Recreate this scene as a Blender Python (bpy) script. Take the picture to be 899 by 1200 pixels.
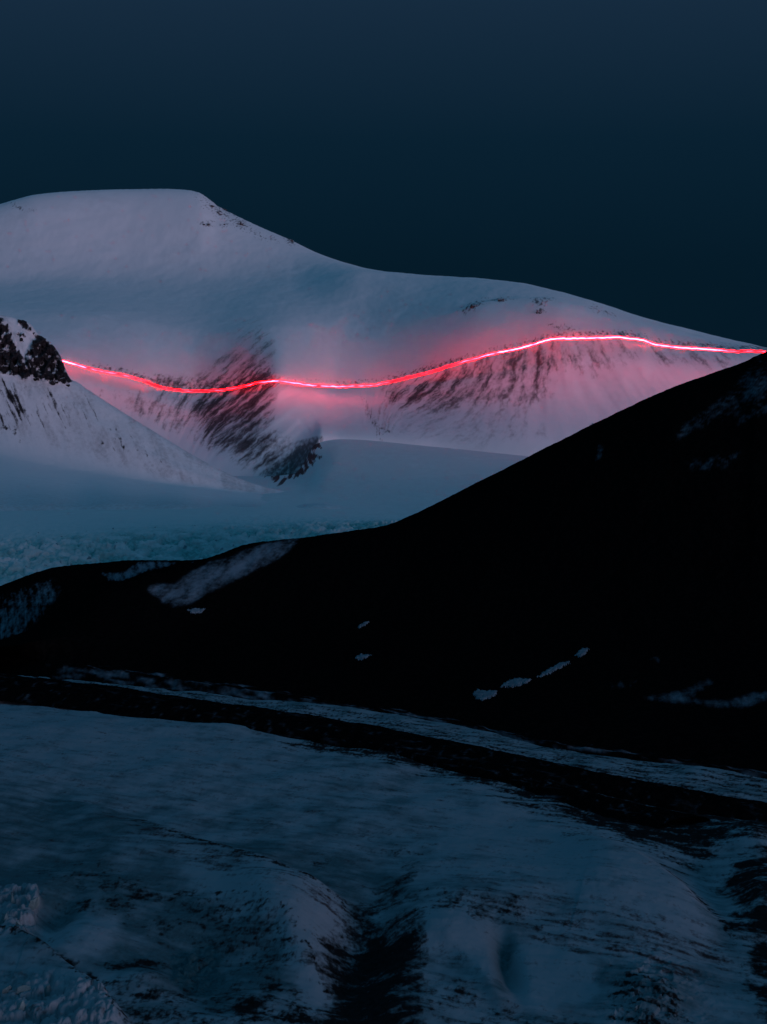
import bpy, math, random
import numpy as np
from mathutils import Matrix, Vector

for o in list(bpy.data.objects):
    bpy.data.objects.remove(o)
scene = bpy.context.scene
COL = scene.collection
R = math.radians

# ------------------------------------------------------------------ camera
H = 300.0                       # eye height above the near glacier, metres
PITCH = R(-3.0)
PW, PH = 899.0, 1200.0
VFOV = R(30.0)
F = (PH / 2) / math.tan(VFOV / 2)
cam_d = bpy.data.cameras.new('camera')
cam = bpy.data.objects.new('camera', cam_d)
COL.objects.link(cam)
cam.location = (0, 0, H)
cam.rotation_euler = (R(90) + PITCH, 0, 0)
cam_d.sensor_fit = 'VERTICAL'
cam_d.angle = VFOV
cam_d.sensor_height = 36.0
cam_d.lens = 18.0 / math.tan(VFOV / 2)
cam_d.clip_start = 1.0
cam_d.clip_end = 60000.0
scene.camera = cam

# ------------------------------------------------------------------ light: late dusk, the afterglow low behind the camera, to its right
SUN_EL = R(2.6)
SUN_AZ = R(180 - 35)            # clockwise from +Y (the view direction)
world = bpy.data.worlds.new('World')
scene.world = world
world.use_nodes = True
wn = world.node_tree
wn.nodes.clear()
w_out = wn.nodes.new('ShaderNodeOutputWorld')
w_bg = wn.nodes.new('ShaderNodeBackground')
w_sky = wn.nodes.new('ShaderNodeTexSky')
w_sky.sky_type = 'NISHITA'
w_sky.sun_disc = False
w_sky.sun_elevation = SUN_EL
w_sky.sun_rotation = SUN_AZ
w_sky.altitude = 300
w_sky.air_density = 1.0
w_sky.dust_density = 0.2
w_sky.ozone_density = 4.0
# twilight: the dark teal band of the earth's shadow at the horizon, a lighter blue higher up, and a little Nishita afterglow
w_co = wn.nodes.new('ShaderNodeTexCoord')
w_xyz = wn.nodes.new('ShaderNodeSeparateXYZ')
wn.links.new(w_co.outputs['Generated'], w_xyz.inputs[0])
w_ramp = wn.nodes.new('ShaderNodeValToRGB')
w_ramp.color_ramp.interpolation = 'LINEAR'
SKY_STOPS = [(0.0, (0.0007, 0.0085, 0.0185)), (0.075, (0.0012, 0.0098, 0.0205)), (0.14, (0.0026, 0.0142, 0.0295)), (0.205, (0.0076, 0.0232, 0.0475)), (0.50, (0.021, 0.092, 0.172)), (1.0, (0.026, 0.125, 0.228))]
el = w_ramp.color_ramp.elements
for i, (p_, c_) in enumerate(SKY_STOPS):
    e_ = el[i] if i < 2 else el.new(p_)
    e_.position = p_; e_.color = (*c_, 1)
wn.links.new(w_xyz.outputs[2], w_ramp.inputs[0])
w_scale = wn.nodes.new('ShaderNodeMixRGB')
w_scale.blend_type = 'ADD'
w_scale.inputs[0].default_value = 0.0006
wn.links.new(w_ramp.outputs[0], w_scale.inputs[1])
wn.links.new(w_sky.outputs[0], w_scale.inputs[2])
wn.links.new(w_scale.outputs[0], w_bg.inputs[0])
w_bg.inputs[1].default_value = 1.0
wn.links.new(w_bg.outputs[0], w_out.inputs[0])

sun_d = bpy.data.lights.new('sun', 'SUN')
sun_d.energy = 1.12
sun_d.angle = R(20)
sun_d.color = (1.0, 0.74, 0.98)
sun = bpy.data.objects.new('sun', sun_d)
COL.objects.link(sun)
sdir = Vector((math.sin(SUN_AZ) * math.cos(SUN_EL), math.cos(SUN_AZ) * math.cos(SUN_EL), math.sin(SUN_EL)))
sun.rotation_euler = sdir.to_track_quat('Z', 'Y').to_euler()
sun.location = (0, -500, 2500)

scene.render.engine = 'CYCLES'
scene.view_settings.view_transform = 'Standard'
scene.view_settings.look = 'None'
scene.view_settings.exposure = 0.0
scene.view_settings.gamma = 1.0

# ------------------------------------------------------------------ numeric helpers
rng = np.random.RandomState(11)
random.seed(5)


def _hash(ix, iy, seed):
    n = (ix.astype(np.int64) * 374761393 + iy.astype(np.int64) * 668265263 + seed * 974634533) & 0x7fffffff
    n = ((n ^ (n >> 13)) * 1274126177) & 0x7fffffff
    n = (n ^ (n >> 16)) & 0xffffff
    return n.astype(np.float64) / float(0xffffff)


def vnoise(x, y, seed=0):
    ix = np.floor(x); iy = np.floor(y)
    fx = x - ix; fy = y - iy
    ux = fx * fx * fx * (fx * (fx * 6 - 15) + 10); uy = fy * fy * fy * (fy * (fy * 6 - 15) + 10)

    def g(jx, jy, dx, dy):
        a = _hash(jx, jy, seed) * 2 * math.pi
        return np.cos(a) * dx + np.sin(a) * dy
    n00 = g(ix, iy, fx, fy); n10 = g(ix + 1, iy, fx - 1, fy)
    n01 = g(ix, iy + 1, fx, fy - 1); n11 = g(ix + 1, iy + 1, fx - 1, fy - 1)
    a = n00 + (n10 - n00) * ux; b = n01 + (n11 - n01) * ux
    return (a + (b - a) * uy) * 1.5          # about -1..1


def fbm(x, y, octv=4, seed=0, gain=0.5, lac=2.03):
    s = np.zeros_like(x); a = 1.0; t = 0.0
    for i in range(octv):
        s += a * vnoise(x + 17.3 * i, y - 9.1 * i, seed + i * 7)
        t += a; a *= gain; x = x * lac; y = y * lac
    return s / t


def nfb(*a_, **k_):
    v = fbm(*a_, **k_)
    return v / (v.std() + 1e-9) * 0.36


def ridged(x, y, octv=4, seed=0, gain=0.5):
    s = np.zeros_like(x); a = 1.0; t = 0.0
    for i in range(octv):
        s += a * (1 - np.abs(vnoise(x + 5.7 * i, y + 3.3 * i, seed + i * 13)) * 1.6)
        t += a; a *= gain; x = x * 2.1; y = y * 2.1
    return np.clip(s / t, 0, 1)


def worley(x, y, seed=0):
    ix = np.floor(x); iy = np.floor(y)
    f1 = np.full(x.shape, 9.0); f2 = np.full(x.shape, 9.0); cid = np.zeros(x.shape)
    for dx in (-1, 0, 1):
        for dy in (-1, 0, 1):
            jx = ix + dx; jy = iy + dy
            h1 = _hash(jx, jy, seed); h2_ = _hash(jx, jy, seed + 5)
            d = np.hypot(jx + h1 - x, jy + h2_ - y)
            near = d < f1
            f2 = np.where(near, f1, np.minimum(f2, d))
            cid = np.where(near, _hash(jx, jy, seed + 9), cid)
            f1 = np.minimum(f1, d)
    return f1, f2, cid


def sst(a, b, x):
    t = np.clip((x - a) / (b - a), 0, 1)
    return t * t * (3 - 2 * t)


def pchip_slopes(x, y):
    h = np.diff(x, axis=0); d = np.diff(y, axis=0) / h
    m = np.zeros_like(y)
    w1 = 2 * h[1:] + h[:-1]; w2 = h[1:] + 2 * h[:-1]
    same = (d[1:] * d[:-1]) > 0
    with np.errstate(divide='ignore', invalid='ignore'):
        hm = (w1 + w2) / (w1 / d[:-1] + w2 / d[1:])
    m[1:-1] = np.where(same, hm, 0)
    m[0] = d[0]; m[-1] = d[-1]
    return m


def pchip(x, y, q):
    """1-D shape-preserving curve."""
    x = np.asarray(x, float); y = np.asarray(y, float)
    m = pchip_slopes(x, y)
    q = np.asarray(q, float)
    i = np.clip(np.searchsorted(x, q) - 1, 0, len(x) - 2)
    h = x[i + 1] - x[i]; t = (q - x[i]) / h
    tt = np.clip(t, 0, 1)
    h00 = 2 * tt**3 - 3 * tt**2 + 1; h10 = tt**3 - 2 * tt**2 + tt
    h01 = -2 * tt**3 + 3 * tt**2; h11 = tt**3 - tt**2
    v = h00 * y[i] + h10 * h * m[i] + h01 * y[i + 1] + h11 * h * m[i + 1]
    return v


CP, SP = math.cos(PITCH), math.sin(PITCH)


def ray(px, py):
    """azimuth and tan(elevation) of the sight line through a point of the photograph."""
    u = (np.asarray(px, float) - PW / 2) / F
    v = (PH / 2 - np.asarray(py, float)) / F
    fw = CP - v * SP
    up = SP + v * CP
    return np.arctan2(u, fw), up / np.hypot(u, fw)


def world_at(px, py, r):
    a, t = ray(px, py)
    return np.stack([r * np.sin(a), r * np.cos(a), H + r * t], -1)


def project(P):
    x = P[..., 0]; y = P[..., 1]; z = P[..., 2] - H
    dep = np.maximum(y * CP + z * SP, 1e-3)
    up = -y * SP + z * CP
    return PW / 2 + F * x / dep, PH / 2 - F * up / dep


def soften(v, sig):
    k = np.exp(-0.5 * (np.arange(-3 * sig, 3 * sig + 1) / sig) ** 2); k /= k.sum()
    return np.convolve(np.pad(v, 3 * sig, mode='edge'), k, mode='valid')


def surface(curves, segs, az, soft=None):
    """curves near to far: lists of (px, py, r).  Each is carried to world azimuth / height and the surface is
    swept smoothly from curve to curve.  Returns the grid (rows, columns) of radius and height."""
    K = []
    for c in curves:
        c = np.asarray(c, float)
        a, t = ray(c[:, 0], c[:, 1])
        z = H + c[:, 2] * t
        K.append((pchip(a, c[:, 2], np.clip(az, a[0], a[-1])), pchip(a, z, np.clip(az, a[0], a[-1]))))
    for i, sg in (soft or {}).items():
        K[i] = (soften(K[i][0], sg), soften(K[i][1], sg))
    r = np.stack([k[0] for k in K]); z = np.stack([k[1] for k in K])
    n = len(curves)
    idx = np.arange(n, dtype=float)[:, None] * np.ones_like(r)
    mr = pchip_slopes(idx, r); mz = pchip_slopes(idx, z)
    rows_r, rows_z, rows_s = [], [], []
    for k in range(n - 1):
        cnt = segs[k]
        for j in range(cnt + (1 if k == n - 2 else 0)):
            t = j / cnt
            h00 = 2 * t**3 - 3 * t**2 + 1; h10 = t**3 - 2 * t**2 + t
            h01 = -2 * t**3 + 3 * t**2; h11 = t**3 - t**2
            rows_r.append(h00 * r[k] + h10 * mr[k] + h01 * r[k + 1] + h11 * mr[k + 1])
            rows_z.append(h00 * z[k] + h10 * mz[k] + h01 * z[k + 1] + h11 * mz[k + 1])
            rows_s.append(k + t)
    return np.array(rows_r), np.array(rows_z), np.array(rows_s)[:, None] * np.ones((1, len(az)))


def polar(r, z, az):
    a = az[None, :] * np.ones_like(r)
    return np.stack([r * np.sin(a), r * np.cos(a), z], -1)


def az_range(p0, p1, n):
    return np.linspace(math.atan((p0 - PW / 2) / F), math.atan((p1 - PW / 2) / F), n)


def az_wide(p0, p1, n, left=1.05, right=1.05):
    """fine columns over the part in view, coarse ones carrying the land on to both sides"""
    a = az_range(p0, p1, n)
    parts = [a]
    if left:
        parts.insert(0, np.linspace(-left, a[0], 90)[:-1])
    if right:
        parts.append(np.linspace(a[-1], right, 90)[1:])
    return np.concatenate(parts)


def blob(px, py, cx, cy, rx, ry, rot=0.0):
    c, s = math.cos(R(rot)), math.sin(R(rot))
    dx = px - cx; dy = py - cy
    u = (dx * c + dy * s) / rx; v = (-dx * s + dy * c) / ry
    return np.exp(-(u * u + v * v))


def seg_dist(px, py, pts):
    """distance to a polyline, signed: positive below / right of it, plus the position along it 0..1"""
    best = np.full(px.shape, 1e9); sign = np.zeros(px.shape); along = np.zeros(px.shape)
    pts = np.asarray(pts, float)
    L = np.hypot(*np.diff(pts, axis=0).T); tot = L.sum(); acc = 0
    for (a, b, l) in zip(pts[:-1], pts[1:], L):
        d = (b - a) / l
        t = np.clip((px - a[0]) * d[0] + (py - a[1]) * d[1], 0, l)
        qx = px - (a[0] + d[0] * t); qy = py - (a[1] + d[1] * t)
        dist = np.hypot(qx, qy)
        m = dist < best
        best = np.where(m, dist, best)
        sign = np.where(m, d[0] * (py - a[1]) - d[1] * (px - a[0]), sign)
        along = np.where(m, (acc + t) / tot, along)
        acc += l
    return best, np.sign(sign) * best, along


def inpoly(px, py, pts, soft=3.0):
    """soft inside test of a polygon"""
    pts = list(pts)
    ins = np.zeros(px.shape, bool)
    j = len(pts) - 1
    for i in range(len(pts)):
        xi, yi = pts[i]; xj, yj = pts[j]
        if yi != yj:
            c = ((yi > py) != (yj > py)) & (px < (xj - xi) * (py - yi) / (yj - yi) + xi)
            ins ^= c
        j = i
    d, _, _ = seg_dist(px, py, pts + [pts[0]])
    return sst(-soft, soft, np.where(ins, d, -d))


def grid_mesh(name, P, masks=None, close=False):
    ny, nx, _ = P.shape
    me = bpy.data.meshes.new(name)
    v = P.reshape(-1, 3)
    i = np.arange(ny * nx).reshape(ny, nx)
    q = np.stack([i[:-1, :-1], i[:-1, 1:], i[1:, 1:], i[1:, :-1]], -1).reshape(-1, 4)
    me.vertices.add(len(v)); me.vertices.foreach_set('co', v.ravel().astype(np.float32))
    me.loops.add(q.size); me.loops.foreach_set('vertex_index', q.ravel().astype(np.int32))
    me.polygons.add(len(q)); me.polygons.foreach_set('loop_start', np.arange(0, q.size, 4, dtype=np.int32))
    me.polygons.foreach_set('use_smooth', np.ones(len(q), bool))
    me.update(calc_edges=True)
    if masks is not None:
        at = me.attributes.new('cover', 'FLOAT_COLOR', 'POINT')
        c = np.ones((ny * nx, 4), np.float32)
        for k, m in enumerate(masks):
            c[:, k] = np.clip(m, 0, 1).ravel()
        at.data.foreach_set('color', c.ravel())
    return me


def link(name, me, mat=None, parent=None):
    o = bpy.data.objects.new(name, me)
    COL.objects.link(o)
    if mat and me and not me.materials:
        me.materials.append(mat)
    if parent:
        o.parent = parent
    return o


def structure(name, me, mat):
    o = link(name, me, mat); o['kind'] = 'structure'
    return o


def tag(o, label, cat, group=None):
    o['label'] = label; o['category'] = cat
    if group:
        o['group'] = group
    return o


# ------------------------------------------------------------------ materials
def ground_material(name, snow, rock, ice, grain, fine, stretch=(1, 1, 1), bump=1.0, gloss=0.15, dirt=(0.05, 0.045, 0.05), break_up=0.55, edge=(0.25, 0.80)):
    """snow, with bare rock (red channel), blue ice (green) and thin debris (blue) where the cover says so"""
    m = bpy.data.materials.new(name); m.use_nodes = True
    t = m.node_tree; N = t.nodes; L = t.links
    b = N['Principled BSDF']
    b.inputs['Specular IOR Level'].default_value = gloss
    at = N.new('ShaderNodeAttribute'); at.attribute_name = 'cover'
    sp = N.new('ShaderNodeSeparateColor'); L.new(at.outputs['Color'], sp.inputs[0])
    geo = N.new('ShaderNodeNewGeometry')
    mp = N.new('ShaderNodeMapping'); mp.inputs['Scale'].default_value = stretch
    L.new(geo.outputs['Position'], mp.inputs[0])

    def noise(scale, det, rough=0.6):
        n = N.new('ShaderNodeTexNoise'); n.inputs['Scale'].default_value = scale
        n.inputs['Detail'].default_value = det; n.inputs['Roughness'].default_value = rough
        L.new(mp.outputs[0], n.inputs['Vector']); return n

    def math_(op, a, bb, clamp=False):
        k = N.new('ShaderNodeMath'); k.operation = op; k.use_clamp = clamp
        for i, v in enumerate((a, bb)):
            if isinstance(v, (int, float)):
                k.inputs[i].default_value = v
            else:
                L.new(v, k.inputs[i])
        return k.outputs[0]

    def mixc(f, a, bb):
        k = N.new('ShaderNodeMixRGB')
        if isinstance(f, (int, float)):
            k.inputs[0].default_value = f
        else:
            L.new(f, k.inputs[0])
        for i, v in ((1, a), (2, bb)):
            if isinstance(v, tuple):
                k.inputs[i].default_value = (*v, 1)
            else:
                L.new(v, k.inputs[i])
        return k.outputs[0]

    def ramp(v, lo, hi):
        k = N.new('ShaderNodeMapRange'); k.interpolation_type = 'SMOOTHSTEP'
        k.inputs['From Min'].default_value = lo; k.inputs['From Max'].default_value = hi
        L.new(v, k.inputs['Value']); return k.outputs[0]
    nf = noise(fine, 6, 0.65); ng = noise(grain, 5, 0.55); nb = noise(grain * 0.22, 4, 0.5)
    # snow colour: wind crust and fresh drift differ a little
    sv = ramp(ng.outputs['Fac'], 0.3, 0.7)
    dark_snow = tuple(c * 0.90 for c in snow)
    sc = mixc(sv, dark_snow, snow)
    sc = mixc(ramp(nb.outputs['Fac'], 0.35, 0.7), tuple(c * 0.94 for c in snow), sc)
    icv = mixc(ramp(nf.outputs['Fac'], 0.35, 0.65), tuple(c * 0.6 for c in ice), ice)
    sc = mixc(sp.outputs[1], sc, icv)
    jit = math_('MULTIPLY', math_('SUBTRACT', nf.outputs['Fac'], 0.5), break_up)
    dv = ramp(math_('ADD', sp.outputs[2], math_('MULTIPLY', jit, 1.6)), 0.15, 0.95)
    sc = mixc(dv, sc, dirt)
    rv = ramp(math_('ADD', sp.outputs[0], jit), *edge)
    rc = mixc(ramp(nf.outputs['Fac'], 0.3, 0.7), tuple(c * 0.45 for c in rock), tuple(min(1, c * 1.5) for c in rock))
    col = mixc(rv, sc, rc)
    L.new(col, b.inputs['Base Color'])
    b.inputs['Roughness'].default_value = 0.85
    bp = N.new('ShaderNodeBump'); bp.inputs['Strength'].default_value = 0.6
    hgt = math_('ADD', math_('MULTIPLY', nf.outputs['Fac'], math_('ADD', math_('MULTIPLY', rv, 1.6), 0.35)),
                math_('MULTIPLY', ng.outputs['Fac'], 0.8))
    bp.inputs['Distance'].default_value = bump
    L.new(hgt, bp.inputs['Height'])
    L.new(bp.outputs[0], b.inputs['Normal'])
    return m


SNOW = (0.74, 0.76, 0.80)
M_mount = ground_material('mountain_snow', SNOW, (0.070, 0.068, 0.078), (0.35, 0.55, 0.62), 0.012, 0.05, (1, 1, 0.45), 1.3, edge=(0.04, 1.15), break_up=0.42)
M_ridge = ground_material('ridge_snow', SNOW, (0.022, 0.020, 0.023), (0.35, 0.55, 0.62), 0.02, 0.09, (1, 1, 0.5), 1.6, break_up=0.35)
M_far = ground_material('far_glacier_ice', (0.58, 0.68, 0.71), (0.04, 0.04, 0.045), (0.21, 0.52, 0.53), 0.03, 0.11, (1, 0.5, 1), 3.0)
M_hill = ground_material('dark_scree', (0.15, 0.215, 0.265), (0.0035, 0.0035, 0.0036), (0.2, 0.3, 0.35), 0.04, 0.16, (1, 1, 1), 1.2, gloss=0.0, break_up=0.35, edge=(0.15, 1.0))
M_near = ground_material('near_glacier_ice', (0.235, 0.295, 0.335), (0.008, 0.008, 0.009), (0.045, 0.125, 0.145), 0.06, 0.35, (1, 0.45, 1), 0.35, break_up=1.0, edge=(0.25, 0.85), gloss=0.03,  # snow and ice darkened: the foreground's shade is put into the colour
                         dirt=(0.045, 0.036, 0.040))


def plain_rock(name, base, warm, dust=0.0):
    m = bpy.data.materials.new(name); m.use_nodes = True
    N = m.node_tree.nodes; L = m.node_tree.links; b = N['Principled BSDF']
    geo = N.new('ShaderNodeNewGeometry')
    n = N.new('ShaderNodeTexNoise'); n.inputs['Scale'].default_value = 0.12; n.inputs['Detail'].default_value = 6
    L.new(geo.outputs['Position'], n.inputs['Vector'])
    cr = N.new('ShaderNodeValToRGB')
    cr.color_ramp.elements[0].position = 0.35; cr.color_ramp.elements[0].color = (*base, 1)
    cr.color_ramp.elements[1].position = 0.7; cr.color_ramp.elements[1].color = (*warm, 1)
    L.new(n.outputs['Fac'], cr.inputs[0]); L.new(cr.outputs[0], b.inputs['Base Color'])
    if dust:                                # snow caught on the ledges
        sx = N.new('ShaderNodeSeparateXYZ'); L.new(geo.outputs['Normal'], sx.inputs[0])
        ad = N.new('ShaderNodeMath'); ad.operation = 'ADD'; L.new(sx.outputs[2], ad.inputs[0]); L.new(n.outputs['Fac'], ad.inputs[1])
        mr = N.new('ShaderNodeMapRange'); mr.inputs['From Min'].default_value = 1.05 - dust; mr.inputs['From Max'].default_value = 1.45 - dust
        L.new(ad.outputs[0], mr.inputs['Value'])
        mx = N.new('ShaderNodeMixRGB'); mx.inputs[2].default_value = (0.6, 0.62, 0.68, 1)
        L.new(mr.outputs[0], mx.inputs[0]); L.new(cr.outputs[0], mx.inputs[1]); L.new(mx.outputs[0], b.inputs['Base Color'])
    b.inputs['Roughness'].default_value = 0.9; b.inputs['Specular IOR Level'].default_value = 0.2
    bp = N.new('ShaderNodeBump'); bp.inputs['Distance'].default_value = 2.0; bp.inputs['Strength'].default_value = 0.7
    L.new(n.outputs['Fac'], bp.inputs['Height']); L.new(bp.outputs[0], b.inputs['Normal'])
    return m


M_rock = plain_rock('brown_rock', (0.035, 0.028, 0.030), (0.10, 0.075, 0.07), 0.05)
M_black = plain_rock('black_rock', (0.008, 0.0075, 0.008), (0.03, 0.027, 0.029), 0.12)
M_ice = plain_rock('glacier_ice', (0.12, 0.26, 0.31), (0.34, 0.46, 0.52))
M_ice_near = plain_rock('old_blue_ice', (0.08, 0.17, 0.19), (0.20, 0.30, 0.31))

# ================================================================== THE SNOW MOUNTAIN
LINE = [(-100, 415), (0, 413), (60, 420), (78, 424), (110, 433), (150, 441), (170, 447), (185, 453), (205, 457), (225, 458.5), (260, 457),
        (285, 453), (305, 448), (325, 446.5), (345, 449), (365, 451.5), (400, 453), (430, 452), (450, 449), (480, 442), (505, 436),
        (530, 428), (555, 421), (580, 414), (600, 410), (620, 405), (640, 399), (655, 397), (680, 396.5), (700, 396), (725, 395.5), (740, 397),
        (752, 398), (765, 403), (785, 406), (810, 408), (840, 410), (860, 412), (880, 411.5), (896, 412.5), (930, 414), (1000, 428)]
RL_X = [-100, 0, 78, 150, 225, 290, 325, 365, 410, 450, 500, 560, 620, 680, 740, 800, 896, 1000]
RL_R = [8350, 8350, 8300, 8350, 8420, 8150, 7980, 8120, 8280, 8260, 8180, 8080, 8030, 8000, 8020, 8060, 8120, 8220]


def line_r(px):
    return pchip(RL_X, RL_R, px)


cB = [(-180, 545, 7500), (0, 545, 7500), (200, 562, 7500), (290, 573, 7450), (340, 566, 7400), (365, 535, 7420), (378, 514, 7500), (400, 514, 7560), (500, 522, 7520),
      (620, 534, 7400), (750, 548, 7380), (900, 560, 7400), (1100, 580, 7400)]
cA = [(x, y + 60, r - 90) for x, y, r in cB]
cM = [(-180, 485, 7950), (0, 485, 7950), (150, 492, 8000), (225, 510, 8000), (290, 512, 7740), (325, 492, 7720), (370, 488, 7830), (420, 486, 7960), (470, 488, 7850),
      (560, 478, 7730), (650, 470, 7690), (750, 470, 7680), (900, 482, 7740), (1100, 500, 7800)]
cL = [(x, y, float(line_r(x))) for x, y in LINE]
cU = [(-180, 372, 9050), (0, 370, 9050), (100, 372, 9020), (220, 388, 8980), (285, 390, 8680), (318, 384, 8560), (360, 388, 8700), (410, 388, 8850), (470, 374, 8780),
      (540, 359, 8560), (600, 351, 8470), (650, 350, 8430), (720, 368, 8440), (800, 389, 8460), (899, 410, 8540), (1000, 428, 8600)]
cP = [(-180, 345, 10200), (0, 333, 10200), (100, 327, 10200), (250, 326, 10100), (340, 322, 10000), (425, 317, 9900), (500, 322.5, 9650), (560, 327, 9350), (610, 333, 9050),
      (650, 341.5, 8860), (700, 354.5, 8800), (750, 370.5, 8790), (800, 384, 8800), (850, 396.5, 8820), (899, 408, 8850), (1000, 432, 8900)]
cS = [(-180, 296, 11500), (-60, 262, 11500), (0, 240, 11500), (20, 234, 11500), (40, 229, 11500), (90, 224.5, 11500), (150, 222.5, 11500), (190, 222, 11480), (215, 223, 11450), (232, 226, 11420), (245, 234, 11400),
      (255, 242, 11380), (280, 255, 11300), (310, 269, 11200), (340, 282, 11100), (370, 297, 11000), (400, 309, 10900), (425, 317.5, 10850), (460, 326, 10800),
      (520, 338, 10800), (600, 352, 10700), (700, 376, 10600), (900, 430, 10500), (1000, 450, 10500)]
cP = [(x, y, r + 500 * float(np.clip((x - 440) / 60, 0, 1) * np.clip((720 - x) / 80, 0, 1))) for x, y, r in cP]
cP = [(x, y, r + 700 * float(np.clip((480 - x) / 150, 0, 1))) for x, y, r in cP]
cS = [(x, y, r + 600) for x, y, r in cS]
cK = [(x, y + 60, r + 1500) for x, y, r in cS]
cZ = [(x, y + 260, r + 4500) for x, y, r in cS]

az = az_wide(-120, 1010, 1080)
r, z, s = surface([cA, cB, cM, cL, cU, cP, cS, cK, cZ], [6, 60, 62, 60, 70, 80, 10, 4], az, {2: 14, 4: 20})
P = polar(r, z, az)
px, py = project(P)
X = P[..., 0]; Z = P[..., 2]
# relief: fall-line gullies under the line, soft drifts above it
sl = sst(1.0, 1.6, s) * (1 - sst(3.6, 4.6, s))
drift = X * 0.55 + Z * 0.22
lean = pchip([-120, 60, 180, 260, 350, 385, 410, 470, 560, 640, 720, 1010], [0.35, 0.35, -0.2, -1.1, -1.1, 0.3, 0.7, -1.2, -0.55, -0.1, 0.45, 0.6], np.clip(px, -120, 1010))
U = X + lean * (Z - 450)
gul = fbm(U / 120, Z / 700, 3, 21, 0.55)
r = r + sl * (1 - 0.85 * sst(2.95, 3.3, s)) * gul * 16 * sst(1.0, 2.0, s) + 14 * fbm(X / 240, Z / 150, 4, 31) * sst(1, 2, s) * (1 - sst(5.2, 6, s))
z = z + 4 * fbm(X / 160, r / 260, 4, 41) * sst(3.3, 4.2, s) * (1 - sst(5.4, 6.0, s)) + 1.1 * fbm(X / 45, r / 90, 3, 43) * (1 - sst(5.5, 6, s))
# the drift lip right above the line and the bedrock step under it
step = np.exp(-((s - 3.12) / 0.10) ** 2)
r = r - step * 6 * (0.4 + ridged(X / 60, Z / 300, 3, 51))
# the knob: a rounded crest over the right dome, with the plateau dropping away behind it
dk, sk_, ak = seg_dist(px, py, [(520, 374), (550, 362), (585, 355), (620, 353), (650, 355), (680, 364), (705, 374)])
z = z + 11 * np.where(sk_ > 0, np.exp(-(dk / 24) ** 2), np.exp(-(dk / 4.5) ** 2)) * sst(0, 0.25, ak) * (1 - sst(0.7, 1, ak)) * (1 - sst(4.2, 4.7, s))
# summit rocks make the skyline uneven
crest = sst(5.75, 6.0, s) * (1 - sst(6.0, 6.4, s))
z = z + crest * (1.6 * fbm(X / 25, X * 0, 3, 61) + 6 * blob(px, py, 262, 244, 34, 30) * fbm(X / 22, X * 0, 3, 63))
P = polar(r, z, az)
# ---- cover
d_abs, d_line, al = seg_dist(px, py, LINE)           # d_line > 0 below the line
below = sst(-1, 6, d_line)
above = 1 - below
# rock streaks follow the fall line, which leans with the spurs
lean = pchip([-120, 60, 180, 260, 350, 385, 410, 470, 560, 640, 720, 1010], [0.35, 0.35, -0.2, -1.1, -1.1, 0.3, 0.7, -1.2, -0.55, -0.1, 0.45, 0.6], np.clip(px, -120, 1010))
U = X + lean * (Z - 450)
st1 = nfb(U / 34 + 0.5 * fbm(X / 40, Z / 40, 3, 70), Z / 95, 5, 71, 0.62)
st2 = nfb(U / 10, Z / 34, 4, 75, 0.65)
spk = nfb(X / 14, Z / 12, 4, 79, 0.65)
streak = 0.75 * st1 + 0.28 * st2 + 0.25 * spk
rock = np.zeros_like(X)


gain_all = 0.36


def add(mask, n, thr, gainv=2.2):
    """mask 0..1 chooses how much of noise field n becomes bare rock"""
    global rock
    rock = np.maximum(rock, np.clip(0.5 + gain_all * gainv * (n - thr + (mask - 1) * 0.9), 0, 1) * sst(0.02, 0.2, mask))


# dark left face of the spur, over and under the line
add(np.clip(inpoly(px, py, [(322, 446), (316, 468), (312, 500), (335, 545), (330, 562), (300, 548), (262, 528), (225, 505), (235, 490), (275, 462), (300, 450)], 16), 0, 1), streak, -0.18, 1.9)
add(0.9 * inpoly(px, py, [(318, 425), (320, 447), (290, 455), (250, 459), (195, 458), (170, 449), (180, 440), (215, 445), (270, 444), (300, 436)], 8), 0.6 * spk + 0.5 * streak, -0.25, 2.2)
add(0.62 * inpoly(px, py, [(305, 385), (318, 400), (318, 430), (285, 440), (235, 440), (260, 420), (285, 400)], 12), streak, -0.1, 1.6)
add(0.70 * inpoly(px, py, [(120, 462), (200, 462), (270, 460), (250, 490), (215, 505), (170, 490)], 14), streak, -0.08, 1.8)
# spur toe: rocky scarp at the edge of the high basin
add(1.0 * inpoly(px, py, [(376, 513), (373, 533), (360, 547), (345, 557), (322, 564), (308, 558), (330, 540), (350, 519)], 6), 0.5 * spk + 0.4 * st1, -0.55, 2.2)
add(0.75 * inpoly(px, py, [(312, 505), (345, 520), (330, 550), (285, 545), (270, 525)], 12), 0.5 * streak + 0.35 * spk, -0.2, 1.7)
# right of the hollow
add(0.92 * inpoly(px, py, [(452, 452), (500, 440), (530, 432), (552, 424), (530, 448), (500, 470), (470, 480), (450, 470)], 11), streak, -0.15, 1.8)
add(0.80 * inpoly(px, py, [(550, 424), (600, 412), (640, 405), (652, 430), (640, 462), (600, 472), (545, 470), (510, 478), (520, 450)], 18), streak, -0.18, 1.6)
add(0.62 * inpoly(px, py, [(640, 402), (740, 400), (745, 420), (700, 440), (650, 430)], 12), streak, -0.05, 1.8)
add(0.6 * inpoly(px, py, [(740, 402), (870, 416), (850, 432), (770, 425)], 10), streak, -0.05, 1.8)
add(0.30 * inpoly(px, py, [(470, 470), (620, 470), (640, 510), (560, 522), (450, 505), (430, 480)], 20), streak, 0.0, 1.2)
add(0.95 * blob(px, py, 437, 492, 4, 26, -25), st2, 0.0, 2.0)
add(0.9 * blob(px, py, 450, 503, 12, 3, 30), spk, 0.0, 2.0)
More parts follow.
